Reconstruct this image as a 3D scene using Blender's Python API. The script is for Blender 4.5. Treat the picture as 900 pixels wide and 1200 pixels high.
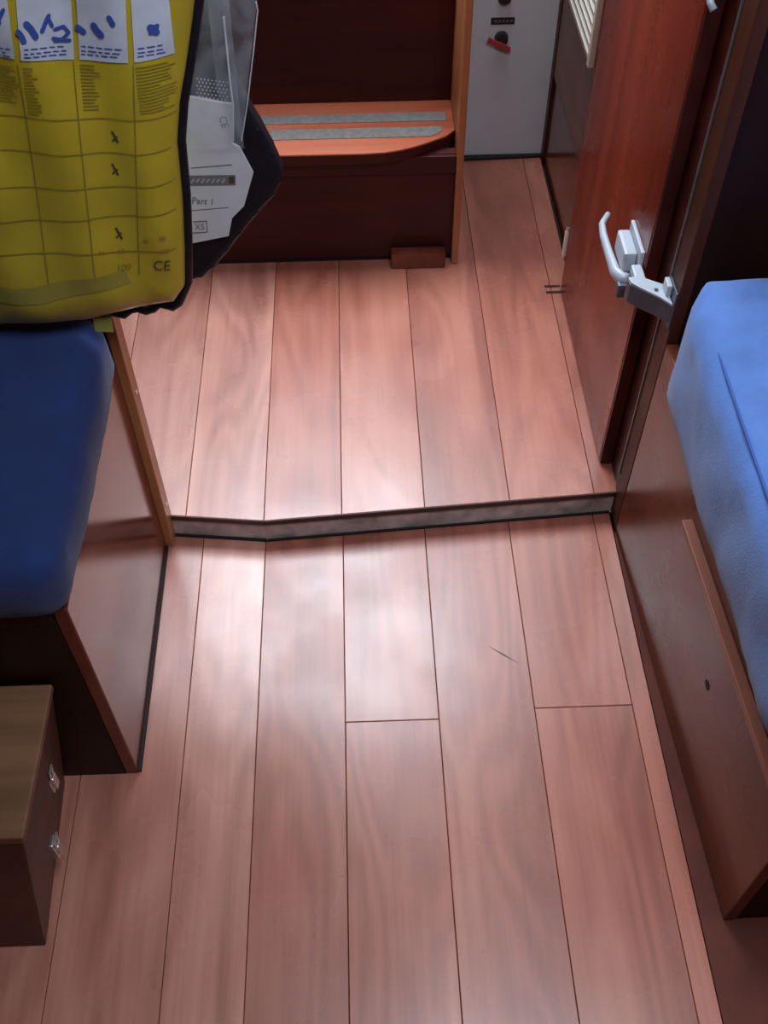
import bpy, bmesh, math, random
from mathutils import Vector, Matrix, noise
random.seed(7)
for o in list(bpy.data.objects): bpy.data.objects.remove(o)
S = bpy.context.scene
COL = S.collection

# ---------------------------------------------------------------- camera
F_PX, PITCH, YAW, ROLL = 1206.36, 0.8892864, 0.02887707, -0.00866996
CAM = Vector((0, 0, 1.45))
_f = Vector((math.sin(YAW)*math.cos(PITCH), math.cos(YAW)*math.cos(PITCH), -math.sin(PITCH)))
_r = Vector((math.cos(YAW), -math.sin(YAW), 0)); _u = _r.cross(_f)
_c, _s = math.cos(ROLL), math.sin(ROLL)
_r, _u = _c*_r + _s*_u, -_s*_r + _c*_u
cd = bpy.data.cameras.new('camera'); cam = bpy.data.objects.new('camera', cd); COL.objects.link(cam)
M3 = Matrix((_r, _u, -_f)).transposed()
cam.matrix_world = Matrix.Translation(CAM) @ M3.to_4x4()
cd.sensor_fit = 'VERTICAL'; cd.sensor_height = 36; cd.lens = 36*F_PX/1200; cd.clip_start = 0.02
S.camera = cam

# ---------------------------------------------------------------- sky, light, exposure
W = bpy.data.worlds.new('overcast_sky'); S.world = W; W.use_nodes = True
bg = W.node_tree.nodes['Background']; bg.inputs[0].default_value = (0.80, 0.90, 1.0, 1); bg.inputs[1].default_value = 9.0
def portal(name, x0, x1, y0, y1, z):
    l = bpy.data.lights.new(name, 'AREA'); l.shape = 'RECTANGLE'; l.size = x1-x0; l.size_y = y1-y0
    l.cycles.is_portal = True
    o = bpy.data.objects.new(name, l); COL.objects.link(o); o.location = ((x0+x1)/2, (y0+y1)/2, z)
CEIL = 1.88
HATCH = (-0.70, 0.34, 1.72, 2.80)          # companionway opening over the steps
SKY = (0.06, 0.58, 0.08, 0.66)             # unseen deck hatch over the saloon, placed to brighten the right side
portal('companionway_daylight', *HATCH, CEIL+0.02)
portal('unseen_hatch_daylight', *SKY, CEIL+0.02)
vs = S.view_settings
S.display_settings.display_device = 'sRGB'
vs.view_transform = 'Standard'; vs.look = 'None'; vs.gamma = 1; vs.use_curve_mapping = False
vs.exposure = 0.85

# ---------------------------------------------------------------- helpers
def at(x, y, plane, v):
    """point of the place seen at photograph pixel x,y, on the plane X, Y or Z = v"""
    d = _r*((x-450)/F_PX) - _u*((y-600)/F_PX) + _f
    i = 'XYZ'.index(plane)
    return CAM + d*((v-CAM[i])/d[i])

def link(o, parent=None):
    COL.objects.link(o)
    if parent is not None: o.parent = parent
    return o
def tag(o, label, cat=None, group=None):
    o['label'] = label
    if cat: o['category'] = cat
    if group: o['group'] = group
    return o
def struct(o): o['kind'] = 'structure'; return o
def thing(name, label, cat, loc=(0, 0, 0), group=None):
    o = bpy.data.objects.new(name, None); o.empty_display_size = .05
    link(o); o.location = loc; OFF[o.name] = Vector(loc)
    return tag(o, label, cat, group)
OFF = {}
def off(p):                                   # world offset of a parent chain
    v = Vector((0, 0, 0))
    while p is not None: v += p.location; p = p.parent
    return v
def obj(name, bm, mat, parent=None, smooth=False, color=None):
    """world-space bmesh -> one object whose origin is the middle of its base"""
    xs = [v.co for v in bm.verts]
    lo = Vector([min(c[i] for c in xs) for i in range(3)]); hi = Vector([max(c[i] for c in xs) for i in range(3)])
    org = Vector(((lo.x+hi.x)/2, (lo.y+hi.y)/2, lo.z))
    bmesh.ops.translate(bm, verts=bm.verts, vec=-org)
    bmesh.ops.recalc_face_normals(bm, faces=bm.faces)
    me = bpy.data.meshes.new(name); bm.to_mesh(me); bm.free()
    if smooth:
        me.polygons.foreach_set('use_smooth', [True]*len(me.polygons))
    me.materials.append(MAT[mat])
    o = bpy.data.objects.new(name, me); link(o, parent)
    o.location = org - off(parent)
    if color: o.color = (*color, 1)
    return o
def bbox(lo, hi, bev=0.0, bm=None, seg=2):
    nb = bmesh.new()
    bmesh.ops.create_cube(nb, size=1)
    for v in nb.verts:
        v.co = Vector([(lo[i]+hi[i])/2 + v.co[i]*(hi[i]-lo[i]) for i in range(3)])
    if bev > 0:
        bmesh.ops.bevel(nb, geom=list(nb.edges), offset=bev, segments=seg, affect='EDGES', profile=.6)
    if bm is None: return nb
    me = bpy.data.meshes.new('t'); nb.to_mesh(me); nb.free(); bm.from_mesh(me); bpy.data.meshes.remove(me)
    return bm
def prism(poly, lo, hi, axis='Z', bev=0.0, bm=None, seg=2):
    nb = bmesh.new()
    def mk(a, b, c):
        return {'Z': (a, b, c), 'Y': (a, c, b), 'X': (c, a, b)}[axis]
    vb = [nb.verts.new(mk(a, b, lo)) for a, b in poly]; vt = [nb.verts.new(mk(a, b, hi)) for a, b in poly]
    n = len(poly)
    nb.faces.new(vb[::-1]); nb.faces.new(vt)
    for i in range(n): nb.faces.new((vb[i], vb[(i+1) % n], vt[(i+1) % n], vt[i]))
    bmesh.ops.recalc_face_normals(nb, faces=nb.faces)
    if bev > 0: bmesh.ops.bevel(nb, geom=list(nb.edges), offset=bev, segments=seg, affect='EDGES', profile=.6)
    if bm is None: return nb
    me = bpy.data.meshes.new('t'); nb.to_mesh(me); nb.free(); bm.from_mesh(me); bpy.data.meshes.remove(me)
    return bm
def hexa(pts, bev=0.0, seg=2):
    """8 corners: bottom ring then top ring"""
    nb = bmesh.new(); v = [nb.verts.new(p) for p in pts]
    for q in ((3, 2, 1, 0), (4, 5, 6, 7), (0, 1, 5, 4), (1, 2, 6, 5), (2, 3, 7, 6), (3, 0, 4, 7)):
        nb.faces.new([v[i] for i in q])
    bmesh.ops.recalc_face_normals(nb, faces=nb.faces)
    if bev > 0: bmesh.ops.bevel(nb, geom=list(nb.edges), offset=bev, segments=seg, affect='EDGES', profile=.6)
    return nb
def tube(path, rad, n=10, bm=None, flat=1.0, up=Vector((0, 0, 1))):
    nb = bm or bmesh.new(); rings = []
    path = [Vector(p) for p in path]
    for i, p in enumerate(path):
        d = (path[min(i+1, len(path)-1)] - path[max(i-1, 0)]).normalized()
        a = d.cross(up)
        if a.length < 1e-4: a = d.cross(Vector((1, 0, 0)))
        a.normalize(); b = a.cross(d)
        r = rad[i] if isinstance(rad, (list, tuple)) else rad
        rings.append([nb.verts.new(p + a*(r*math.cos(t)) + b*(r*flat*math.sin(t))) for t in [2*math.pi*k/n for k in range(n)]])
    for A, B in zip(rings, rings[1:]):
        for k in range(n): nb.faces.new((A[k], A[(k+1) % n], B[(k+1) % n], B[k]))
    nb.faces.new(rings[0][::-1]); nb.faces.new(rings[-1])
    return nb
def cyl(p0, p1, r, n=20, bm=None, bev=0): return tube([p0, p1], r, n, bm)

# ---------------------------------------------------------------- materials
MAT = {}
def nt(name):
    m = bpy.data.materials.new(name); m.use_nodes = True; MAT[name] = m
    t = m.node_tree; return m, t, t.nodes['Principled BSDF']
def plain(name, col, rough=.5, metal=0, coat=0, spec=.5, var=.08, vscale=30, bump=0, bscale=200, trans=0, alpha=1, sheen=0):
    m, t, b = nt(name); N, L = t.nodes, t.links
    tc = N.new('ShaderNodeTexCoord'); nz = N.new('ShaderNodeTexNoise'); nz.inputs['Scale'].default_value = vscale; nz.inputs['Detail'].default_value = 5
    L.new(tc.outputs['Object'], nz.inputs['Vector'])
    mr = N.new('ShaderNodeMapRange'); mr.inputs[1].default_value = .3; mr.inputs[2].default_value = .7; mr.inputs[3].default_value = 1-var; mr.inputs[4].default_value = 1+var
    L.new(nz.outputs['Fac'], mr.inputs[0])
    mx = N.new('ShaderNodeMix'); mx.data_type = 'RGBA'; mx.blend_type = 'MULTIPLY'; mx.inputs[0].default_value = 1
    mx.inputs[6].default_value = (*col, 1); L.new(mr.outputs[0], mx.inputs[7]); L.new(mx.outputs[2], b.inputs['Base Color'])
    b.inputs['Roughness'].default_value = rough; b.inputs['Metallic'].default_value = metal
    b.inputs['Coat Weight'].default_value = coat; b.inputs['Specular IOR Level'].default_value = spec
    b.inputs['Transmission Weight'].default_value = trans; b.inputs['Alpha'].default_value = alpha
    if sheen: b.inputs['Sheen Weight'].default_value = sheen
    if bump:
        n2 = N.new('ShaderNodeTexNoise'); n2.inputs['Scale'].default_value = bscale; n2.inputs['Detail'].default_value = 3
        L.new(tc.outputs['Object'], n2.inputs['Vector'])
        bp = N.new('ShaderNodeBump'); bp.inputs['Strength'].default_value = bump; bp.inputs['Distance'].default_value = .002
        L.new(n2.outputs['Fac'], bp.inputs['Height']); L.new(bp.outputs[0], b.inputs['Normal'])
    return m
def wood(name, dark, mid, light, axis='Y', rough=.3, coat=.0, grain=1.0, tint=False, rough_var=.1, spec=.5, cathedral=.5, coat_rough=.1):
    m, t, b = nt(name); N, L = t.nodes, t.links
    tc = N.new('ShaderNodeTexCoord'); oi = N.new('ShaderNodeObjectInfo')
    ofs = N.new('ShaderNodeVectorMath'); ofs.operation = 'SCALE'; ofs.inputs[0].default_value = (7.3, 11.7, 5.1); L.new(oi.outputs['Random'], ofs.inputs['Scale'])
    add = N.new('ShaderNodeVectorMath'); L.new(tc.outputs['Object'], add.inputs[0]); L.new(ofs.outputs[0], add.inputs[1])
    def mapped(s_long, s_cross):
        mp = N.new('ShaderNodeMapping'); s = [s_cross]*3; s['XYZ'.index(axis)] = s_long
        mp.inputs['Scale'].default_value = s; L.new(add.outputs[0], mp.inputs['Vector']); return mp.outputs[0]
    def nz(vec, sc, det, dist=0, rgh=.5):
        n = N.new('ShaderNodeTexNoise'); n.inputs['Scale'].default_value = sc; n.inputs['Detail'].default_value = det
        n.inputs['Distortion'].default_value = dist; n.inputs['Roughness'].default_value = rgh; L.new(vec, n.inputs['Vector']); return n.outputs['Fac']
    broad = nz(mapped(1.1, 9), 1.0, 4, .6)
    fine = nz(mapped(3, 120), 1.0, 5, .2, .65)
    # flame figure: contour lines of a slow, stretched noise
    slow = nz(mapped(1.3, 6), 1.0, 1.5, .3)
    mul = N.new('ShaderNodeMath'); mul.operation = 'MULTIPLY'; mul.inputs[1].default_value = 70; L.new(slow, mul.inputs[0])
    sn = N.new('ShaderNodeMath'); sn.operation = 'SINE'; L.new(mul.outputs[0], sn.inputs[0])
    def lin(a, ka, bb, kb):
        x = N.new('ShaderNodeMath'); x.operation = 'MULTIPLY'; x.inputs[1].default_value = ka; L.new(a, x.inputs[0])
        y = N.new('ShaderNodeMath'); y.operation = 'MULTIPLY_ADD'; y.inputs[1].default_value = kb; L.new(bb, y.inputs[0]); L.new(x.outputs[0], y.inputs[2]); return y.outputs[0]
    g = lin(broad, .75, fine, .25*grain)
    g = lin(g, 1.0, sn.outputs[0], .035*cathedral)
    cr = N.new('ShaderNodeValToRGB'); e = cr.color_ramp.elements
    e[0].position = .34; e[0].color = (*dark, 1); e[1].position = .66; e[1].color = (*light, 1)
    k = e.new(.5); k.color = (*mid, 1)
    L.new(g, cr.inputs[0]); col = cr.outputs[0]
    if tint:
        mx = N.new('ShaderNodeMix'); mx.data_type = 'RGBA'; mx.blend_type = 'MULTIPLY'; mx.inputs[0].default_value = 1
        L.new(col, mx.inputs[6]); L.new(oi.outputs['Color'], mx.inputs[7]); col = mx.outputs[2]
    L.new(col, b.inputs['Base Color'])
    rn = N.new('ShaderNodeTexNoise'); rn.inputs['Scale'].default_value = 6; rn.inputs['Detail'].default_value = 6; L.new(add.outputs[0], rn.inputs['Vector'])
    rr = N.new('ShaderNodeMapRange'); rr.inputs[1].default_value = .3; rr.inputs[2].default_value = .7
    rr.inputs[3].default_value = rough-rough_var; rr.inputs[4].default_value = rough+rough_var; L.new(rn.outputs['Fac'], rr.inputs[0]); L.new(rr.outputs[0], b.inputs['Roughness'])
    b.inputs['Specular IOR Level'].default_value = spec
    b.inputs['Coat Weight'].default_value = coat; b.inputs['Coat Roughness'].default_value = coat_rough
    if coat > .4:                              # smudges in the sheen
        r2 = N.new('ShaderNodeMapRange'); r2.inputs[1].default_value = .35; r2.inputs[2].default_value = .65
        r2.inputs[3].default_value = coat_rough-.07; r2.inputs[4].default_value = coat_rough+.09; L.new(rn.outputs['Fac'], r2.inputs[0]); L.new(r2.outputs[0], b.inputs['Coat Roughness'])
    bp = N.new('ShaderNodeBump'); bp.inputs['Strength'].default_value = .08; bp.inputs['Distance'].default_value = .001
    L.new(fine, bp.inputs['Height']); L.new(bp.outputs[0], b.inputs['Normal'])
    return m
wood('laminate', (.31, .082, .050), (.42, .124, .078), (.52, .176, .112), 'Y', rough=.42, rough_var=.05, tint=True, cathedral=1.5, spec=.7, coat=.7, coat_rough=.25)
wood('mahogany_z', (.060, .011, .006), (.110, .021, .011), (.165, .036, .018), 'Z', rough=.30, coat=.15, cathedral=0)
wood('mahogany_y', (.105, .021, .012), (.165, .036, .021), (.225, .054, .031), 'Y', rough=.16, rough_var=.03, spec=.4, coat=.08, cathedral=0)
wood('door_wood', (.110, .014, .006), (.190, .024, .010), (.270, .040, .016), 'Z', rough=.28, spec=.35, coat=.05, cathedral=0)
wood('dark_mahogany', (.030, .005, .0035), (.050, .008, .0055), (.070, .012, .008), 'X', rough=.45, spec=.25)
wood('panel_y', (.105, .025, .011), (.165, .041, .019), (.22, .058, .028), 'Y', rough=.28, rough_var=.03, spec=.35, cathedral=0)
wood('post_wood', (.045, .012, .006), (.075, .020, .009), (.11, .030, .013), 'Z', rough=.5, spec=.25)
wood('shaded_dark_wood', (.014, .0045, .003), (.022, .007, .004), (.034, .011, .006), 'Z', rough=.5, spec=.2)  # dark wood taken near black: shade of unlit faces put into the colour
wood('orange_edge', (.26, .085, .030), (.38, .14, .055), (.48, .20, .085), 'Z', rough=.4)
wood('tread_wood', (.27, .060, .028), (.38, .095, .045), (.46, .135, .070), 'X', rough=.38)
wood('batten_wood', (.27, .085, .055), (.37, .13, .085), (.46, .18, .12), 'Y', rough=.45)
wood('crate_ply', (.14, .062, .028), (.21, .098, .045), (.27, .135, .064), 'X', rough=.55, cathedral=1.2)
wood('crate_side', (.060, .018, .010), (.092, .029, .015), (.12, .042, .023), 'Y', rough=.5)
plain('subfloor', (.03, .012, .008), .8)
plain('old_sole', (.12, .028, .018), .6, spec=.25, var=.2, vscale=14)
plain('riser_dust', (.48, .435, .42), .7, var=.45, vscale=28, bump=.4)
plain('nosing', (.045, .022, .018), .5, var=.3)
plain('black_gap', (.008, .006, .006), .7)
plain('white_paint', (.62, .64, .67), .45, var=.05, vscale=9, bump=.05)
plain('headliner', (.72, .72, .70), .8)
plain('hull_lining', (.22, .12, .08), .7)
plain('grey_wall', (.10, .10, .11), .6)
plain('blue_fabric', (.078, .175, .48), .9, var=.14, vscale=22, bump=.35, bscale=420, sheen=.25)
plain('shaded_blue_fabric', (.009, .030, .145), .9, var=.14, vscale=16, bump=.35, bscale=420, sheen=.15)  # darker copy of the blue: the left cushion's shade put into its colour
plain('piping', (.045, .10, .36), .9)
plain('navy_nylon', (.005, .006, .012), .5, var=.25, vscale=40, bump=.3, spec=.35)
plain('yellow_vinyl', (.52, .40, .026), .38, var=.16, vscale=8, bump=.12, bscale=60, coat=.25)
plain('print_white', (.62, .68, .80), .3, var=.12, vscale=25, coat=.4)
plain('print_blue', (.05, .10, .42), .4)
plain('print_palegrey', (.30, .235, .03), .5)
plain('print_black', (.07, .06, .035), .6)
plain('print_olive', (.33, .28, .045), .45)
plain('paper', (.62, .64, .70), .55, var=.07, vscale=18)
plain('paper_grey', (.16, .17, .19), .6)
plain('grip_grey', (.15, .138, .13), .9, var=.2, vscale=90, bump=.6, bscale=500)
plain('cream_plastic', (.74, .70, .60), .45, var=.03)
plain('white_metal', (.43, .47, .53), .35, var=.05, spec=.6)
plain('grey_metal', (.085, .095, .12), .4, metal=.3, var=.1)
plain('steel', (.72, .72, .70), .28, metal=1, var=.05)
plain('brass', (.62, .52, .30), .3, metal=1, var=.1)
plain('dull_strip', (.20, .19, .19), .4, metal=.6, var=.3)
plain('black_plastic', (.015, .015, .017), .45)
plain('red_plastic', (.42, .045, .045), .5)
plain('smear', (.40, .38, .42), .6, var=.15, vscale=40)
plain('tag_green', (.26, .27, .05), .5)
def film():
    m, t, b = nt('clear_film'); N, L = t.nodes, t.links
    b.inputs['Base Color'].default_value = (.75, .80, .92, 1); b.inputs['Roughness'].default_value = .18
    tr = N.new('ShaderNodeBsdfTransparent'); mix = N.new('ShaderNodeMixShader')
    nz = N.new('ShaderNodeTexNoise'); nz.inputs['Scale'].default_value = 12; nz.inputs['Detail'].default_value = 4; nz.inputs['Distortion'].default_value = 1.5
    tc = N.new('ShaderNodeTexCoord'); L.new(tc.outputs['Object'], nz.inputs['Vector'])
    mr = N.new('ShaderNodeMapRange'); mr.inputs[1].default_value = .35; mr.inputs[2].default_value = .75; mr.inputs[3].default_value = .05; mr.inputs[4].default_value = .20
    L.new(nz.outputs['Fac'], mr.inputs[0]); L.new(mr.outputs[0], mix.inputs[0])
    L.new(tr.outputs[0], mix.inputs[1]); L.new(b.outputs[0], mix.inputs[2]); L.new(mix.outputs[0], N['Material Output'].inputs[0])
film()
def film_edge():
    plain('film_edge', (.72, .76, .84), .3, alpha=.6)
film_edge()

# ================================================================ THE SHELL
ZU = 0.058                                    # height of the raised floor
HULL = 1.06
fl = struct(obj('floor', bbox((-HULL, -1.2, -.06), (HULL, 1.17, -.0135)), 'subfloor'))
tag(fl, 'lower cabin floor of reddish laminate planks')
fu = struct(obj('floor_upper', bbox((-HULL, 1.18, -.06), (HULL, 3.0, ZU-.0135)), 'subfloor'))
tag(fu, 'raised floor of reddish laminate planks in front of the steps')

def step_y(x):                                # plan line of the step front
    if x < -.176: return 1.118 + (-.176-x)*.115
    return 1.118 + (x+.176)*.066
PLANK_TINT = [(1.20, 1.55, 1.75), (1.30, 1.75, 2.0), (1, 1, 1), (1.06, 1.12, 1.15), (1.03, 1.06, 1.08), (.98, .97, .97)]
def plank(parent, x0, x1, y0, y1, top, color, front=None, g=.0005):
    x0 += g; x1 -= g
    if front: poly = [(x0, front(x0)), (x1, front(x1)), (x1, y1-g), (x0, y1-g)]
    else: poly = [(x0, y0+g), (x1, y0+g), (x1, y1-g), (x0, y1-g)]
    return obj('plank', prism(poly, top-.012, top, 'Z', bev=.0007, seg=1), 'laminate', parent, color=color)
# lower floor: seams as in the photograph, butt joints staggered
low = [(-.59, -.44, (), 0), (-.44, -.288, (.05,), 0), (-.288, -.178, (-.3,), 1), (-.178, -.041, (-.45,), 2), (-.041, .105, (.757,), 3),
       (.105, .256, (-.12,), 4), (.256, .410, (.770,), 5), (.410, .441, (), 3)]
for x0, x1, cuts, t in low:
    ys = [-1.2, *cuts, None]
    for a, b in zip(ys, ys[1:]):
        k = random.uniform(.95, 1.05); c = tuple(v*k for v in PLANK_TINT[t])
        e0, e1 = step_y(x0)+.001, step_y(x1)+.001
        if b is None:
            g = .0005
            poly = [(x0+g, a+g), (x1-g, a+g), (x1-g, e1), (x0+g, e0)]
            if x0 < -.34:                                   # carries on under the left bench
                poly = [(x0+g, a+g), (x1-g, a+g), (x1-g, e1), (-.345, step_y(-.345)), (-.35, 1.12), (x0+g, 1.12)]
                if x1 < -.4: poly = [(x0+g, a+g), (x1-g, a+g), (x1-g, 1.12), (x0+g, 1.12)]
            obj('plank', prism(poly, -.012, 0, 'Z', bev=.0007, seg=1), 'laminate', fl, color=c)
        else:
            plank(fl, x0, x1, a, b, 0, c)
obj('old_sole', bbox((.443, -1.2, -.0135), (HULL, 1.115, -.004)), 'old_sole', fl)
obj('old_sole', bbox((-HULL, -1.2, -.0135), (-.592, 1.10, -.004)), 'old_sole', fl)
# dark scratch on the lower floor
p0, p1 = at(572, 757, 'Z', 0), at(607, 777, 'Z', 0)
d = (p1-p0).normalized(); n_ = Vector((-d.y, d.x, 0))*.0012
obj('scratch_mark', prism([tuple((p0)[:2]), tuple(((p0+p1)/2+n_)[:2]), tuple(p1[:2]), tuple(((p0+p1)/2-n_)[:2])], .0, .0004), 'nosing', fl)
# raised floor
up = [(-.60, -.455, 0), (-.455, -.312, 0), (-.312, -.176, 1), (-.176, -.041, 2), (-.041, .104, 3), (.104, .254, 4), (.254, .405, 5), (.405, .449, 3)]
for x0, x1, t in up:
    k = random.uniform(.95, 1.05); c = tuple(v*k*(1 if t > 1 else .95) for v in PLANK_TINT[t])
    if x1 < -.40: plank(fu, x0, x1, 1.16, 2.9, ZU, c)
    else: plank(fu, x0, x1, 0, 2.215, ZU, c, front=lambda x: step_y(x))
for (a, b) in (((638, 336), (656, 335)), ((640, 343), (658, 342))):
    p0, p1 = at(*a, 'Z', ZU), at(*b, 'Z', ZU)
    obj('dark_mark', bbox((p0.x, p0.y-.003, ZU), (p1.x, p0.y+.004, ZU+.0006)), 'black_gap', fu)  # short dark line on the raised floor

# riser of the step: two worn boards meeting at the kink, dark nosing line on top
def strip_between(xa, xb, off0, off1, z0, z1, name, mat, parent=None, bev=.001):
    ya, yb = step_y(xa), step_y(xb)
    return obj(name, hexa([(xa, ya+off0, z0), (xb, yb+off0, z0), (xb, yb+off1, z0), (xa, ya+off1, z0),
                           (xa, ya+off0, z1), (xb, yb+off0, z1), (xb, yb+off1, z1), (xa, ya+off1, z1)], bev), mat, parent)
tr = struct(strip_between(-.176, .444, .001, .018, .0, ZU-.0125, 'trim_1', 'riser_dust')); tag(tr, 'dusty grey riser board of the floor step')
strip_between(-.175, .444, -.002, .004, ZU-.012, ZU-.001, 'nosing', 'nosing', tr)
strip_between(-.175, .44, -.003, .001, .0005, .005, 'gap_line', 'black_gap', tr)
tr2 = struct(strip_between(-.345, -.176, .001, .018, .0, ZU-.0125, 'trim_2', 'riser_dust')); tag(tr2, 'short dusty riser board beside the left bench')
strip_between(-.345, -.175, -.002, .004, ZU-.012, ZU-.001, 'nosing', 'nosing', tr2)
strip_between(-.345, -.176, -.003, .001, .0005, .006, 'gap_line', 'black_gap', tr2)

# hull sides, ends, ceiling with the two hatches
def wall(name, lo, hi, mat, label): return tag(struct(obj(name, bbox(lo, hi), mat)), label)
wall('wall_left', (-HULL-.04, -1.2, -.06), (-HULL, 3.0, CEIL), 'hull_lining', 'hull lining on the left of the cabin')
wall('wall_right', (HULL, -1.2, -.06), (HULL+.04, 3.0, CEIL), 'hull_lining', 'hull lining on the right of the cabin')
wall('wall_front', (-HULL, -1.24, -.06), (HULL, -1.2, CEIL), 'hull_lining', 'wall behind the camera')
wall('wall_back', (-HULL, 3.0, -.06), (HULL, 3.04, CEIL), 'grey_wall', 'wall behind the steps')
def ceiling():
    xs = sorted({-HULL-.04, HULL+.04, HATCH[0], HATCH[1], SKY[0], SKY[1]}); ys = sorted({-1.24, 3.04, HATCH[2], HATCH[3], SKY[2], SKY[3]})
    bm = bmesh.new()
    for a, b in zip(xs, xs[1:]):
        for c, d in zip(ys, ys[1:]):
            mx, my = (a+b)/2, (c+d)/2
            if any(h[0] < mx < h[1] and h[2] < my < h[3] for h in (HATCH, SKY)): continue
            bbox((a, c, CEIL), (b, d, CEIL+.03), bm=bm)
    bmesh.ops.remove_doubles(bm, verts=bm.verts, dist=1e-5)
    return obj('ceiling', bm, 'headliner')
tag(struct(ceiling()), 'white headliner with two open hatches, the saloon one placed for its light')

# bulkheads either side of the step
bl = wall('wall_bulkhead_left', (-HULL, 1.128, -.005), (-.350, 1.15, CEIL), 'mahogany_z', 'wooden bulkhead behind the yellow pack')
edge = tag(struct(obj('trim_3', bbox((-.354, 1.112, .0), (-.339, 1.146, CEIL), .002), 'orange_edge')), 'orange wooden edge strip of the left bulkhead')
for px_, py_ in ((163, 438), (196, 578)):
    p = at(px_, py_, 'X', -.339)
    obj('screw', tube([(-.340, 1.128, p.z), (-.3375, 1.128, p.z)], .004, 12), 'steel', edge)
br = wall('wall_bulkhead_right', (.462, 1.125, -.005), (HULL, 1.165, CEIL), 'shaded_dark_wood', 'bulkhead beside the door, shade put into its dark wood')
post = tag(struct(obj('trim_4', bbox((.4445, 1.118, .0), (.462, 1.170, CEIL), .002), 'post_wood')), 'red-brown door post on the right')
obj('metal_strip', bbox((.442, 1.163, .10), (.445, 1.1665, CEIL-.2), .0006), 'dull_strip', post)

tag(struct(obj('trim_6', bbox((.447, 1.1705, ZU), (.465, 1.70, 1.64), .001), 'dark_mahogany')), 'dark door jamb behind the red door')
# panelling beyond the door, right of the steps
kp = tag(struct(obj('wall_right_panel', bbox((.452, 1.70, .272), (.475, 2.20, 1.6), .0015), 'panel_y')), 'reddish panel carrying the cream louvre')
kk = tag(struct(obj('baseboard_right', bbox((.456, 1.70, ZU), (.475, 2.20, .268), .0015), 'mahogany_y')), 'low dark panel under the louvre panel')
tag(struct(obj('trim_5', bbox((.450, 2.195, ZU), (.485, 2.235, 1.6), .002), 'dark_mahogany')), 'dark corner post beside the white panel')
# white panel right of the steps
wp = tag(struct(obj('wall_back_panel', bbox((.217, 2.222, ZU+.006), (.455, 2.245, .98), .0015), 'white_paint')), 'white painted panel right of the steps')
obj('bottom_gap', prism([(.214, 2.205), (.45, 2.213), (.45, 2.224), (.214, 2.224)], ZU, ZU+.006), 'black_gap', wp)
a, b = at(570, 60, 'Y', 2.222), at(594, 98, 'Y', 2.222)
wall('wall_aft_ledge', (.214, 2.222, .98), (HULL, 3.0, 1.0), 'grey_wall', 'ledge above the white panel')
wall('wall_galley', (-.66, 1.15, ZU), (-.605, 2.9, .95), 'mahogany_z', 'galley front left of the steps')

# ---------------------------------------------------------------- the door
DX = .424
dr = tag(struct(obj('door_1', bbox((DX, 1.228, ZU+.006), (DX+.021, 1.712, 1.62), .002), 'door_wood')), 'glossy red wooden door with a silver lever')
obj('shaded_edge', bbox((DX+.001, 1.2215, ZU+.006), (DX+.021, 1.2275, 1.62), .0008), 'dark_mahogany', dr)  # dark strip paints the shade on the door's unlit near edge
# hinge at its far edge
p = at(668, 285, 'X', DX)
hg = obj('hinge', cyl((DX-.003, 1.716, .148), (DX-.003, 1.716, .205), .0048, 16), 'cream_plastic', dr)
obj('hinge_tip', cyl((DX-.003, 1.716, .205), (DX-.003, 1.716, .213), .004, 12), 'steel', hg)
obj('hinge_tip', cyl((DX-.003, 1.716, .140), (DX-.003, 1.716, .148), .004, 12), 'steel', hg)
# lever lock
lk = obj('lock_plate', bbox((DX-.006, 1.236, .470), (DX, 1.318, .512), .002), 'white_metal', dr)
obj('lock_body', bbox((DX-.026, 1.250, .464), (DX-.006, 1.312, .500), .005), 'white_metal', lk)
path = [(DX-.014, 1.238, .462), (DX-.026, 1.240, .462), (DX-.033, 1.256, .462), (DX-.035, 1.30, .463), (DX-.036, 1.345, .464), (DX-.034, 1.372, .466), (DX-.022, 1.390, .472)]
obj('lever', tube(path, [.008, .0085, .008, .0066, .0060, .0055, .0045], 12, flat=1.3), 'white_metal', dr, smooth=True)
obj('lever_base', bbox((DX-.034, 1.224, .438), (DX-.004, 1.240, .462), .004), 'grey_metal', dr)
obj('latch_tongue', bbox((DX-.018, 1.190, .478), (DX-.002, 1.236, .492), .003), 'white_metal', dr)
# keeper on the post
kz = .508
kt = thing('latch_keeper', 'grey metal latch keeper screwed to the dark door post', 'latch', (.432, 1.15, kz-.03))
kp_ = [(.389, 1.186), (.391, 1.174), (.402, 1.162), (.4275, 1.140), (.4415, 1.122), (.4415, 1.166), (.425, 1.176), (.405, 1.188)]
obj('keeper_body', prism(kp_, kz-.036, kz-.004, 'Z', .002), 'grey_metal', kt)
obj('keeper_top', prism([(a+(.001 if a < .42 else -.0005), b) for a, b in kp_], kz-.004, kz, 'Z', .001), 'white_metal', kt)
obj('strike_tab', bbox((.434, 1.140, kz), (.4415, 1.162, kz+.018), .002), 'white_metal', kt)
obj('screw', cyl((.424, 1.155, kz), (.424, 1.155, kz+.0015), .003, 12), 'grey_metal', kt)
obj('mounting_plate', bbox((.4415, 1.1195, kz-.045), (.4445, 1.161, kz+.02), .001), 'grey_metal', kt)
# white hook at the top of the door
hp = at(838, 5, 'X', DX)
obj('top_hook', tube([(DX-.002, hp.y+.03, hp.z+.05), (DX-.006, hp.y+.015, hp.z+.02), (DX-.006, hp.y, hp.z+.002), (DX-.002, hp.y-.006, hp.z-.004)], .0045, 10), 'white_metal', dr, smooth=True)
# little keyhole mark on the panel
q = at(702, 84, 'X', .452)
obj('screw_hole', cyl((.4505, q.y, q.z), (.4525, q.y, q.z), .004, 12), 'black_gap', kp)

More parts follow.
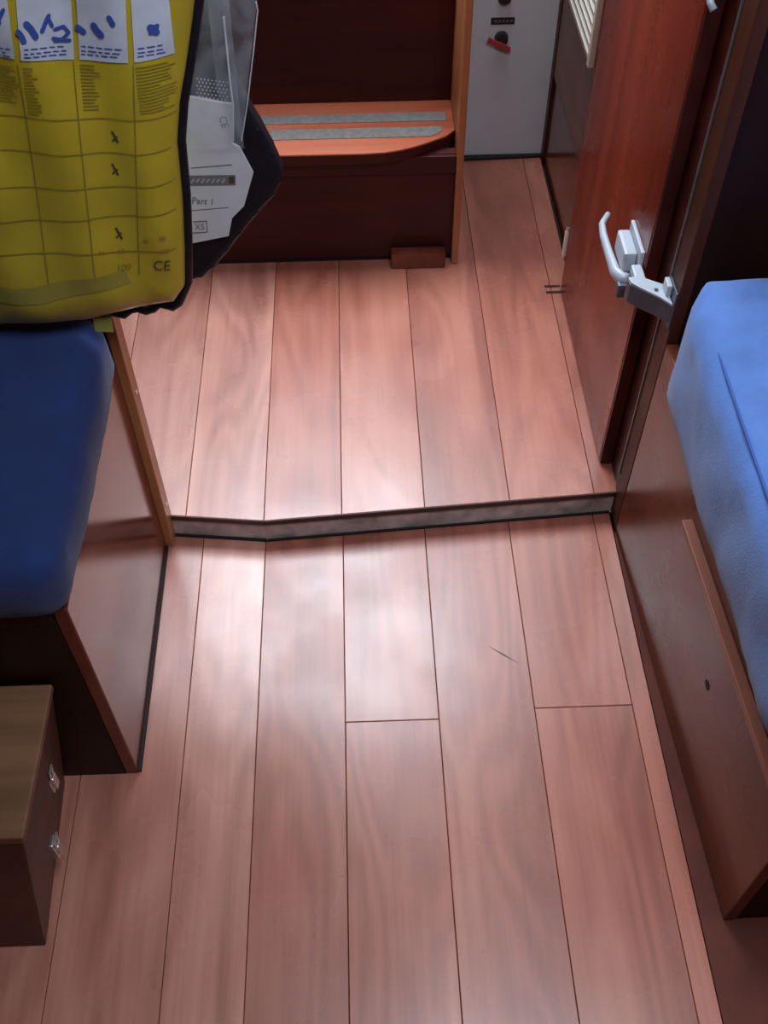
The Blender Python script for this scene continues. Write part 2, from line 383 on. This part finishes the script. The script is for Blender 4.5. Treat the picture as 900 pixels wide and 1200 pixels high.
# ================================================================ STEPS
st = thing('companionway_steps', 'dark mahogany companionway steps with two grey anti-slip strips on the tread', 'steps', (-.09, 1.82, ZU))
SX0, SX1 = -.40, .202
obj('riser', bbox((SX0, 1.830, ZU+.012), (SX1, 1.848, .315), .001), 'dark_mahogany', st)
obj('apron', bbox((SX0, 1.818, .278), (SX1, 1.8295, .3145), .0015), 'dark_mahogany', st)
nose = [(SX0, 1.797), (.02, 1.795)]
c0 = [(.06, 1.798), (.09, 1.805), (.115, 1.814), (.14, 1.826), (.16, 1.838), (.182, 1.850), (SX1-.0005, 1.872)]
tread_poly = nose + c0 + [(SX1-.0005, 1.985), (SX0, 1.985)]
tread = obj('tread', prism(tread_poly, .3355, .340, 'Z', .001, seg=1), 'tread_wood', st)
obj('shaded_nose', prism([(a, b+.002) if b < 1.9 else (a, b) for a, b in tread_poly], .315, .3355, 'Z', .002), 'dark_mahogany', st)  # dark wood paints the shade on the tread's unlit front face
obj('anti_slip_strip', bbox((SX0+.01, 1.905, .3395), (.186, 1.937, .3412)), 'grip_grey', tread)
obj('anti_slip_strip', prism([(SX0+.01, 1.848), (.150, 1.848), (.170, 1.860), (.176, 1.872), (.176, 1.884), (SX0+.01, 1.884)], .3395, .3412), 'grip_grey', tread)
obj('upper_riser', bbox((SX0, 1.985, .335), (SX1, 2.003, .625), .001), 'dark_mahogany', st)
tread2 = obj('tread', bbox((SX0, 1.965, .625), (SX1, 2.16, .650), .004), 'tread_wood', st)
obj('upper_riser', bbox((SX0, 2.16, .640), (SX1, 2.178, .94), .001), 'dark_mahogany', st)
obj('tread', bbox((SX0, 2.14, .94), (SX1, 2.60, .965), .004), 'tread_wood', st)
obj('stringer', bbox((SX1, 1.812, ZU), (SX1+.0145, 2.60, 1.05), .003), 'orange_edge', st)
obj('stringer', bbox((SX0-.0185, 1.812, ZU), (SX0, 2.60, 1.05), .003), 'orange_edge', st)
obj('foot_block', bbox((.072, 1.800, ZU), (.188, 1.829, ZU+.036), .003), 'mahogany_y', st)
obj('plinth', bbox((SX0, 1.835, ZU), (SX1, 1.846, ZU+.012)), 'black_gap', st)

# ================================================================ SETTEES
def quadpanel(a, b, t, z0, z1, bev=.002):
    """upright board along a->b (plan), thickness t away to the left of a->b"""
    a, b = Vector(a), Vector(b); d = (b-a).normalized(); n = Vector((-d.y, d.x))*t
    p = [a, b, b+n, a+n]
    return hexa([(q.x, q.y, z0) for q in p] + [(q.x, q.y, z1) for q in p], bev)
# left bench
LXF, LY0, LY1, LZT = -.353, .684, 1.127, .443
lb = thing('settee', 'low varnished bench base under the shade-darkened blue cushion', 'bench', (-.7, .9, 0))
obj('front_panel', bbox((LXF-.018, LY0, .0), (LXF, 1.111, LZT), .002), 'mahogany_y', lb)
obj('bottom_gap', bbox((LXF-.001, LY0+.002, .0), (LXF+.004, 1.110, .007)), 'black_gap', lb)
obj('end_panel', bbox((-HULL+.002, LY0, .0), (LXF-.019, LY0+.018, LZT-.02), .001), 'shaded_dark_wood', lb)
obj('seat_board', bbox((-HULL+.002, LY0-.006, LZT-.02), (LXF-.019, LY1-.001, LZT), .002), 'shaded_dark_wood', lb)  # near-black wood stands for the shade under the cushion
# right bench: its front runs a little askew to the planks
RA, RB = Vector((.4445, 1.116)), Vector((.473, .438)); RZT = .440
rdir = (RB-RA).normalized()
def rpt(s): return RA + rdir*s
RL = (RB-RA).length
rb = thing('settee', 'varnished bench base with a wooden rail under the light blue cushion', 'bench', (.75, .8, 0))
obj('front_panel', quadpanel(RA, RB, .018, .0, RZT), 'panel_y', rb)
obj('end_panel', bbox((.492, .440, .0), (HULL-.002, .458, RZT-.02), .001), 'shaded_dark_wood', rb)
obj('seat_board', prism([(.4635, 1.115), (.494, .44), (HULL-.002, .44), (HULL-.002, 1.115)], RZT-.02, RZT, 'Z', .001), 'dark_mahogany', rb)
def on_right(px_, py_):                        # point of the front board seen at a pixel
    d = at(px_, py_, 'Z', 0) - CAM
    n = Vector((-rdir.y, rdir.x, 0)); k = (Vector((RA.x, RA.y, 0))-CAM).dot(n)/d.dot(n)
    return CAM + d*k
b0 = on_right(812, 608)
sb = (b0.xy-RA).dot(rdir)
pa, pb = rpt(sb), rpt(RL-.004)
nrm = Vector((-rdir.y, rdir.x))
obj('rail', quadpanel(pa, pb, -.0155, b0.z-.011, b0.z, .0015), 'batten_wood', rb)
h0 = on_right(829, 803)
hh = Vector((h0.x, h0.y, h0.z)); n3 = Vector((nrm.x, nrm.y, 0))
obj('finger_hole', tube([hh+n3*.004, hh-n3*.0006], .0075, 16), 'black_gap', rb)
h0 = on_right(816, 974); hh = Vector((h0.x, h0.y, h0.z))
obj('paint_fleck', tube([hh+n3*.002, hh-n3*.0005], .002, 8), 'white_metal', rb)

def cushion(name, lo, hi, r, mat, label, seed, seam=None, corner=.0, bulge=.010, wr=.003):
    bm = bmesh.new(); lo, hi = Vector(lo), Vector(hi)
    n = [max(6, int((hi[i]-lo[i])/.018)) for i in range(3)]
    grid = {}
    def V(i, j, k):
        if (i, j, k) not in grid: grid[(i, j, k)] = bm.verts.new((i/n[0], j/n[1], k/n[2]))
        return grid[(i, j, k)]
    for ax in range(3):
        u, v = [(1, 2), (2, 0), (0, 1)][ax]
        for side in (0, n[ax]):
            for a in range(n[u]):
                for b in range(n[v]):
                    q = []
                    for da, db in ((0, 0), (1, 0), (1, 1), (0, 1)):
                        idx = [0, 0, 0]; idx[ax] = side; idx[u] = a+da; idx[v] = b+db; q.append(V(*idx))
                    bm.faces.new(q)
    for v in bm.verts:
        t = v.co.copy(); p = Vector([lo[i]+(hi[i]-lo[i])*t[i] for i in range(3)])
        # plan corner rounding, then edge rounding
        if corner:
            c = Vector([min(max(p[i], lo[i]+corner), hi[i]-corner) for i in range(2)])
            d = p.xy-c
            if d.length > corner: d = d.normalized()*corner; p.x, p.y = c.x+d.x, c.y+d.y
        c = Vector([min(max(p[i], lo[i]+r), hi[i]-r) for i in range(3)])
        d = p-c
        m = max(abs(d.x), abs(d.y), abs(d.z))
        if m > 0: p = c + d.normalized()*min(r, d.length)
        f = [math.sin(math.pi*t[i]) for i in range(3)]
        q = p
        for i in range(3):
            j, k = [x for x in range(3) if x != i]
            s = -1 if t[i] == 0 else (1 if t[i] == 1 else 0)
            p = p + Vector([s*bulge*math.sqrt(max(0, f[j]*f[k])) if m_ == i else 0 for m_ in range(3)])
        w = noise.noise(Vector((p.x*9, p.y*14, p.z*12))+Vector((seed, 0, 0)))*wr + noise.noise(Vector((p.x*22, p.y*34, p.z*22))+Vector((0, seed, 0)))*wr*.55
        p = p + (p-c).normalized()*w if (p-c).length > 1e-6 else p
        if p.z < lo.z: p.z = lo.z
        v.co = p
    o = obj(name, bm, mat, None, smooth=True)
    return o
lc = cushion('bench_cushion', (-HULL+.004, .662, LZT+.0005), (-.343, 1.100, .548), .032, 'shaded_blue_fabric', '', 3, corner=.04, bulge=.006)
tag(lc, 'shade-darkened blue bench cushion beneath the yellow pack', 'cushion')
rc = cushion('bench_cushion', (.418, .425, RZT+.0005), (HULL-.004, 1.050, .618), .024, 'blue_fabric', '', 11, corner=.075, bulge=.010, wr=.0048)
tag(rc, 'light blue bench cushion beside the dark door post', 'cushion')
pp = [(.4265, .47+i*.04, .6145) for i in range(13)]
pp = [(.4285 - .004*math.sin(math.pi*i/12), .455+i*.042, .612+.0035*math.sin(math.pi*i/12)) for i in range(13)]
obj('seam', tube(pp, .0016, 8), 'piping', rc, smooth=True)

# ================================================================ WOODEN CASE
ZT = .285
cs = thing('wooden_case', 'plain wooden case with two metal catches standing on the floor', 'box', (-.6, .56, 0))
CX0 = -.78
body = hexa([(CX0, .438, 0), (-.450, .438, 0), (-.462, .675, 0), (CX0, .675, 0),
             (CX0, .474, ZT-.014), (-.412, .474, ZT-.014), (-.412, .676, ZT-.014), (CX0, .676, ZT-.014)], .003)
bd = obj('body', body, 'crate_side', cs)
obj('lid', hexa([(CX0-.002, .474, ZT-.014), (-.410, .472, ZT-.014), (-.410, .677, ZT-.014), (CX0-.002, .677, ZT-.014),
                 (CX0-.002, .476, ZT), (-.409, .474, ZT), (-.409, .677, ZT), (CX0-.002, .677, ZT)], .0025), 'crate_ply', cs)
for px_, py_, x_ in ((58, 914, -.4285), (64, 992, -.4365)):
    p = at(px_, py_, 'X', x_)
    yy, z_ = p.y, p.z
    lt = obj('catch', bbox((x_-.006, yy-.009, z_-.022), (x_+.004, yy+.009, z_+.022), .0015), 'steel', cs)
    obj('catch_lever', bbox((x_+.004, yy-.006, z_-.016), (x_+.009, yy+.006, z_+.012), .0015), 'steel', lt)
    obj('catch_loop', tube([(x_+.006, yy-.006, z_+.012), (x_+.009, yy-.006, z_+.032), (x_+.009, yy+.006, z_+.032), (x_+.006, yy+.006, z_+.012)], .0018, 8), 'steel', lt)

# ================================================================ LOUVRE VENT
lv = thing('louvre_vent', 'cream slatted louvre vent on the reddish panel', 'vent', (.452, 1.98, .485))
VY0, VY1, VZ0, VZ1 = 1.838, 2.135, .478, .80
for nm, lo, hi in (('frame', (.440, VY0, VZ0), (.452, VY0+.016, VZ1)), ('frame', (.440, VY1-.016, VZ0), (.452, VY1, VZ1)),
                   ('frame', (.444, VY0+.016, VZ0), (.452, VY1-.016, VZ0+.010)), ('frame', (.440, VY0+.016, VZ1-.016), (.452, VY1-.016, VZ1))):
    obj(nm, bbox(lo, hi, .0015), 'cream_plastic', lv)
k = 0; zz = VZ0+.014
while zz < VZ1-.03:
    obj('slat', hexa([(.441, VY0+.016, zz), (.449, VY0+.016, zz+.004), (.449, VY1-.016, zz+.004), (.441, VY1-.016, zz),
                      (.440, VY0+.016, zz+.004), (.449, VY0+.016, zz+.014), (.449, VY1-.016, zz+.014), (.440, VY1-.016, zz+.004)]), 'cream_plastic', lv)
    zz += .019
obj('backing', bbox((.4495, VY0+.01, VZ0+.006), (.452, VY1-.01, VZ1-.006)), 'grip_grey', lv)

# ================================================================ SWITCHES ON THE WHITE PANEL
WY = 2.222
def switch(cx_, cz, label, key):
    t = thing('battery_switch', label, 'switch', (cx_, WY, cz))
    obj('name_plate', bbox((cx_-.026, WY-.0015, cz+.030), (cx_+.026, WY, cz+.045), .0004), 'black_plastic', t)
    for i in range(5):
        obj('letter', bbox((cx_-.018+i*.0085, WY-.0019, cz+.035), (cx_-.013+i*.0085, WY-.0014, cz+.040)), 'paper_grey', t)
    h = obj('hub', tube([(cx_, WY-.012, cz), (cx_, WY, cz)], [.0135, .0155], 24), 'black_plastic', t)
    if key:
        obj('key', hexa([(cx_-.033, WY-.016, cz-.003), (cx_+.021, WY-.016, cz-.028), (cx_+.021, WY-.0115, cz-.028), (cx_-.033, WY-.0115, cz-.003),
                         (cx_-.030, WY-.016, cz+.009), (cx_+.020, WY-.016, cz-.014), (cx_+.020, WY-.0115, cz-.014), (cx_-.030, WY-.0115, cz+.009)], .0015), 'red_plastic', t)
    return t
switch(.331, .349, 'black battery switch with a red key on the white panel', True)
switch(.331, .440, 'black battery switch without key above the red-keyed one', False)
sm = at(583, 78, 'Y', WY)

# ================================================================ PACKED LIFEJACKETS
# --- yellow pack: pillow surface over an outline in the X-Z plane
YP = 1.052
def P2(x, y, Y=YP): p = at(x, y, 'Y', Y); return (p.x, p.z)
right_edge = [P2(205, 350), P2(217, 332), P2(217, 290), P2(214, 230), P2(208, 165), P2(211, 120), P2(219, 70), P2(226, 20), P2(232, -30), P2(238, -90), P2(238, -150)]
bottom_edge = [P2(-140, 372), P2(-60, 378), P2(0, 377), P2(50, 374), P2(105, 371), P2(140, 361), P2(175, 355), P2(205, 350)]
def interp(tab, v, key, val):
    if v <= tab[0][key]: return tab[0][val]
    for a, b in zip(tab, tab[1:]):
        if v <= b[key]:
            return a[val] + (b[val]-a[val])*(v-a[key])/(b[key]-a[key])
    return tab[-1][val]
RE = sorted(right_edge, key=lambda q: q[1])
ZTOP = RE[-1][1]
XL0 = bottom_edge[0][0]
def xr_(z): return interp(RE, z, 1, 0)
def xl_(z): return XL0 + .05*(z-bottom_edge[0][1])/.5
def zb_(x): return interp(bottom_edge, x, 0, 1)
def bag_y(x, z, thick=.030):
    dx = min(x-xl_(z), xr_(z)-x); dz = min(z-zb_(x), ZTOP-z)
    e = max(0, min(1, min(dx, dz)/.055)); e = math.sqrt(1-(1-e)**2)
    w = .0035*math.sin((x+.05*z)*62) + noise.noise(Vector((x*12, z*7, 3)))*.006 + noise.noise(Vector((x*35, z*18, 8)))*.0022
    return YP - thick*e - w*e
def pillow(name, mat, parent, nx=60, nz_=64, grow=0.0, back=.018, front=True, scallop=0.0):
    bm = bmesh.new(); G = []
    for j in range(nz_+1):
        row = []
        for i in range(nx+1):
            s, t = i/nx, j/nz_
            s2 = .5-.5*math.cos(math.pi*s); t2 = .5-.5*math.cos(math.pi*t)
            z = zb_(XL0+(bottom_edge[-1][0]-XL0)*s2); z = z + (ZTOP-z)*t2
            x = xl_(z) + (xr_(z)-xl_(z))*s2
            row.append((x, z))
        G.append(row)
    f = [[bm.verts.new((x, bag_y(x, z), z)) for x, z in row] for row in G]
    b = [[bm.verts.new((x, YP + back*math.sqrt(max(0, math.sin(math.pi*i/nx)*math.sin(math.pi*j/nz_))), z)) if 0 < i < nx and 0 < j < nz_ else f[j][i]
          for i, (x, z) in enumerate(row)] for j, row in enumerate(G)]
    for j in range(nz_):
        for i in range(nx):
            bm.faces.new((f[j][i], f[j][i+1], f[j+1][i+1], f[j+1][i]))
            q = [b[j][i], b[j+1][i], b[j+1][i+1], b[j][i+1]]
            if len(set(q)) == 4 and any(x not in (f[j][i], f[j+1][i], f[j+1][i+1], f[j][i+1]) for x in q): bm.faces.new(q)
    bmesh.ops.recalc_face_normals(bm, faces=bm.faces)
    return obj(name, bm, mat, parent, smooth=True)
zbase = min(q[1] for q in bottom_edge)
yl = thing('lifejacket_pack', 'yellow packed lifejacket with printed size table leaning on the left bulkhead', 'lifejacket', (XL0/2-.15, YP, zbase))
pillow('yellow_cover', 'yellow_vinyl', yl)
# dark binding round the edge
rim = [(x, z) for x, z in right_edge[::-1]]
path = [(x+.003, YP+.004+.002*math.sin(i*2.1), z) for i, (x, z) in enumerate(rim[:-1])]
low_b = bottom_edge[::-1]
wav = []
for i in range(len(low_b)-1):
    for k in range(4):
        t = k/4; x = low_b[i][0]+(low_b[i+1][0]-low_b[i][0])*t; z = low_b[i][1]+(low_b[i+1][1]-low_b[i][1])*t
        q = i*4+k
        if x < P2(110, 371)[0]: dz = .002
        else: dz = -.010 - .0045*math.sin(q*1.7) + .005*(q > 8)
        wav.append((x+.002, YP+.006, z+dz))
path += wav
obj('binding', tube(path, [.0062]*len(rim[:-1]) + [.0075 if p[0] > P2(110, 371)[0] else .003 for p in wav], 8, up=Vector((0, 1, 0))), 'navy_nylon', yl, smooth=True)

def decal(name, quads, mat, parent, Yf=None, lift=.0012, sub=6):
    """flat print laid on the bag: list of 4-corner pixel quads"""
    bm = bmesh.new()
    for q in quads:
        c = [P2(*p) for p in q]
        L1 = max(math.dist(c[0], c[1]), math.dist(c[3], c[2])); L2 = max(math.dist(c[0], c[3]), math.dist(c[1], c[2]))
        nu = max(1, int(L1/.006)); nv = max(1, int(L2/.006))
        g = []
        for j in range(nv+1):
            row = []
            for i in range(nu+1):
                u, v = i/nu, j/nv
                x = (c[0][0]*(1-u)+c[1][0]*u)*(1-v) + (c[3][0]*(1-u)+c[2][0]*u)*v
                z = (c[0][1]*(1-u)+c[1][1]*u)*(1-v) + (c[3][1]*(1-u)+c[2][1]*u)*v
                row.append(bm.verts.new((x, bag_y(x, z)-lift, z)))
            g.append(row)
        for j in range(nv):
            for i in range(nu): bm.faces.new((g[j][i], g[j][i+1], g[j+1][i+1], g[j+1][i]))
    return obj(name, bm, mat, parent, smooth=True)
def line(a, b, w=1.6):
    d = Vector((b[0]-a[0], b[1]-a[1])); n = Vector((-d.y, d.x)).normalized()*w/2
    return [(a[0]+n.x, a[1]+n.y), (b[0]+n.x, b[1]+n.y), (b[0]-n.x, b[1]-n.y), (a[0]-n.x, a[1]-n.y)]
# white printed fields along the top, lines between columns
for q in ([(-60, -20), (16, -20), (25, 50), (-50, 48)], [(26, -20), (88, -20), (92, 54), (32, 51)], [(94, -20), (152, -20), (155, 54), (98, 54)], [(158, -20), (200, -20), (207, 52), (162, 54)]):
    decal('white_field', [q], 'print_white', yl)
# blue lettering, out of focus in the photograph: broad brushed strokes
def stroke(*pts, w=5):
    return [line(a, b, w) for a, b in zip(pts, pts[1:])]
def brush(*pts, w=5):
    q = stroke(*pts, w=w)
    for x, y in pts:
        for t in (0, 30, 60): q.append([(x+w*.5*math.cos(math.radians(t+45+k)), y+w*.5*math.sin(math.radians(t+45+k))) for k in (0, 90, 180, 270)])
    return q
letters = [brush((1, 10), (7, 3), (12, -8), w=5) + brush((4, 18), (8, 6), w=4), brush((29, 17), (33, 22), (36, 29), w=6), brush((38, 9), (44, 16), (49, 25), w=7),
           brush((56, 19), (59, 11), (63, 2), w=5) + brush((62, 4), (67, 14), w=4), brush((70, 18), (80, 15), (86, 22), (78, 30), (68, 28), w=4) + brush((70, 31), (87, 31), w=4),
           brush((96, 16), (103, 21), w=7), brush((115, 12), (118, 17), (124, 23), w=8), brush((133, 1), (136, 5), (138, 9), w=6), brush((180, 15), (187, 22), w=8) + brush((181, 21), (187, 15), w=7)]
for q in letters: decal('blue_letter', q, 'print_blue', yl, lift=.0024)
pale = []
for x0, x1 in ((2, 20), (36, 84), (100, 150), (166, 198)):
    for yy in (38, 43, 47):
        x = x0
        while x < x1-5:
            l = random.uniform(4, 10); pale.append(line((x, yy), (min(x+l, x1), yy+.3), 1.5)); x += l+2.5
_d = decal('blue_small_print', pale, 'print_blue', yl, lift=.0019); _d['kind'] = 'stuff'
# pale small print under the fields
small = []
for x0, x1, ln in ((0, 28, 12), (34, 52, 15), (98, 122, 14), (163, 208, 15)):
    for k in range(ln):
        yy = 60+k*3.9; l = random.uniform(.55, 1)*(x1-x0)
        small.append(line((x0+k*.4, yy), (x0+l+k*.4, yy+.4), 1.4))
_d = decal('small_print', small, 'print_palegrey', yl); _d['kind'] = 'stuff'
# size table
for a, b in (((28, 56), (63, 320)), ((91, 56), (116, 310)), ((161, 56), (166, 308))):
    m = ((a[0]*.35+b[0]*.65), (a[1]*.35+b[1]*.65)); decal('table_line', stroke(a, m, b, w=1.3), 'print_palegrey', yl)
for y0, y1 in ((119, 124), (160, 164), (202, 203), (240, 236), (277, 281)):
    decal('table_line', stroke((-40, y0), (60, y0+1), (120, (y0+y1)/2), (208, y1-(2 if y0 > 200 else 0)), w=1.2), 'print_palegrey', yl)
decal('olive_band', [[(-60, 316), (50, 316), (60, 335), (-60, 336)], [(50, 316), (150, 302), (156, 316), (60, 335)]], 'print_olive', yl, lift=.0009)
# crosses
for cx_, cy_ in ((139, 144), (139, 183), (143, 258)):
    decal('cross_mark', [line((cx_-4, cy_-7), (cx_+3.5, cy_+6.5), 2.2), line((cx_+2.5, cy_-1), (cx_-3.5, cy_+5), 2.0)], 'print_black', yl)

def text_mesh(s):
    c = bpy.data.curves.new('t', 'FONT'); c.body = s; c.size = 1; c.align_x = 'CENTER'; c.align_y = 'CENTER'; c.resolution_u = 3
    o = bpy.data.objects.new('t', c); COL.objects.link(o)
    dg = bpy.context.evaluated_depsgraph_get(); me = bpy.data.meshes.new_from_object(o.evaluated_get(dg))
    vs_ = [tuple(v.co[:2]) for v in me.vertices]; fs = [tuple(p.vertices) for p in me.polygons]
    bpy.data.objects.remove(o); bpy.data.curves.remove(c); bpy.data.meshes.remove(me)
    return vs_, fs
def text_on(name, items, mat, parent, yfun, Y, lift):
    """items: (string, pixel x, pixel y, pixel size, slant in degrees)"""
    bm = bmesh.new()
    for s, X, Yp, size, ang in items:
        vs_, fs = text_mesh(s); ca, sa = math.cos(math.radians(ang)), math.sin(math.radians(ang)); V_ = []
        for a, b in vs_:
            a, b = a*size, b*size
            x, z = P2(X+a*ca+b*sa, Yp-(b*ca-a*sa), Y); V_.append(bm.verts.new((x, yfun(x, z)-lift, z)))
        for f in fs:
            try: bm.faces.new([V_[i] for i in f])
            except ValueError: pass
    return obj(name, bm, mat, parent)
for _t in [('CE', 192, 297, 17, 3), ('M', 123, 279, 8, 0), ('50', 145, 279, 8, 0), ('100', 148, 298, 11, 0), ('M', 174, 266, 8, 0), ('50', 193, 263, 8, 0), ('100', 195, 279, 8, 0)]:
    text_on('size_print', [_t], 'print_black' if _t[0] == 'CE' else 'print_palegrey', yl, bag_y, YP, .0015)
# green tag under its corner
p = P2(122, 376)
obj('tag', hexa([(p[0]-.012, YP-.012, p[1]-.008), (p[0]+.012, YP-.012, p[1]-.010), (p[0]+.012, YP-.009, p[1]-.010), (p[0]-.012, YP-.009, p[1]-.008),
                 (p[0]-.012, YP-.006, p[1]+.010), (p[0]+.012, YP-.006, p[1]+.010), (p[0]+.012, YP-.003, p[1]+.010), (p[0]-.012, YP-.003, p[1]+.010)], .001), 'tag_green', yl)

# --- second pack: navy jacket and white leaflet in clear film, hanging beside the yellow one
Y2 = 1.112
nv = thing('lifejacket_pack', 'navy packed lifejacket in clear film with white leaflet behind the yellow pack', 'lifejacket', (-.2, Y2, .6))
def N2(x, y, Y=Y2): return P2(x, y, Y)
outl = [(222, 331), (238, 328), (252, 316), (268, 297), (284, 276), (302, 254), (322, 232), (331, 216), (331, 205), (320, 180), (306, 154), (293, 132), (281, 110), (268, 70), (262, 20), (258, -60), (170, -60), (165, 331)]
def slab(name, pixels, Y, thick, mat, parent, bev):
    poly = [P2(x, y, Y) for x, y in pixels]
    poly = [(max(a, -.33), b) for a, b in poly]
    return obj(name, prism(poly, Y, Y+thick, 'Y', bev, seg=3), mat, parent, smooth=False)
slab('jacket', outl, Y2, .034, 'navy_nylon', nv, .010)
leaf = [(200, 286), (223, 286), (268, 277), (272, 256), (286, 242), (297, 203), (281, 173), (272, 168), (272, 122), (259, 120), (226, 114), (200, 110)]
lf = slab('leaflet', leaf, Y2-.006, .004, 'paper', nv, .0008)
def flatY(y): return lambda x, z: y
def flat_decal(name, quads, mat, parent, Y):
    bm = bmesh.new()
    for q in quads:
        bm.faces.new([bm.verts.new((P2(*p, Y)[0], Y, P2(*p, Y)[1])) for p in q])
    return obj(name, bm, mat, parent)
YL = Y2-.0066
flat_decal('grey_band', [[(205, 206), (276, 205), (276, 217), (205, 218)]], 'paper_grey', lf, YL)
for q in (stroke((224, 197), (272, 193), w=1), stroke((222, 247), (268, 243), w=.8), stroke((226, 260), (242, 259), (243, 272), (226, 273), w=1.1)): flat_decal('leaflet_rule', q, 'paper_grey', lf, YL)
for _t in [('Part 1', 238, 236, 11, 3), ('XS', 234, 266, 10, 0), ('CE', 262, 143, 12, 75)]: text_on('leaflet_print', [_t], 'paper_grey', lf, flatY(YL), YL, 0)
for _x in range(224, 266, 6): flat_decal('band_print', [line((_x, 214.5-(_x % 4)*.4), (_x+3.6, 209.5), 2.2)], 'smear', lf, YL-.0004)
flat_decal('band_mark', [[(268, 207), (275, 207), (275, 215), (268, 215)]], 'print_black', lf, YL-.0004)
dots = []
for r_ in range(6):
    for c_ in range(9):
        x = 231+c_*4.4+(r_ % 2)*2.2; y = 92+r_*4.2+c_*.6
        if x < 268: dots.append([(x-1.2, y), (x, y-1.2), (x+1.2, y), (x, y+1.2)])
_d = flat_decal('dot_print', dots, 'paper', nv, Y2-.004); _d['kind'] = 'stuff'
# film: two crumpled sheets, thin but closed
def sheet(name, pixels, Y, amp, seed, parent, nx=10, nz_=22):
    tl, tr_, br_, bl_ = pixels; bm = bmesh.new(); g = []
    for side in (0, 1):
        gg = []
        for j in range(nz_+1):
            row = []
            for i in range(nx+1):
                u, v = i/nx, j/nz_
                X = (tl[0]*(1-u)+tr_[0]*u)*(1-v)+(bl_[0]*(1-u)+br_[0]*u)*v
                Yp = (tl[1]*(1-u)+tr_[1]*u)*(1-v)+(bl_[1]*(1-u)+br_[1]*u)*v
                x, z = P2(X, Yp, Y)
                row.append(bm.verts.new((x, Y+amp*noise.noise(Vector((x*25, z*14, seed)))+side*.0006, z)))
            gg.append(row)
        g.append(gg)
    for side in (0, 1):
        for j in range(nz_):
            for i in range(nx): bm.faces.new((g[side][j][i], g[side][j][i+1], g[side][j+1][i+1], g[side][j+1][i]))
    return obj(name, bm, 'clear_film', parent, smooth=True)
sheet('clear_film', [(190, -60), (262, -60), (286, 175), (205, 175)], Y2-.016, .008, 5, nv)
sheet('clear_film', [(238, -40), (302, -4), (283, 165), (255, 110)], Y2-.008, .004, 9, nv)
def film_line(pts, w, Y): return tube([(P2(*p, Y)[0], Y, P2(*p, Y)[1]) for p in pts], w, 6, up=Vector((0, 1, 0)))
obj('film_seam', film_line([(300, 2), (302, 12), (297, 60), (290, 120), (283, 165)], .0008, Y2-.009), 'film_edge', nv)
obj('film_seam', film_line([(262, 20), (266, 60), (270, 100), (273, 124), (273, 165)], .0012, Y2-.018), 'film_edge', nv)
# its strap goes up to the deckhead
zt = P2(210, -60, Y2)[1]
obj('strap', bbox((-.20, Y2+.002, zt-.03), (-.17, Y2+.006, CEIL), .0008), 'navy_nylon', nv)
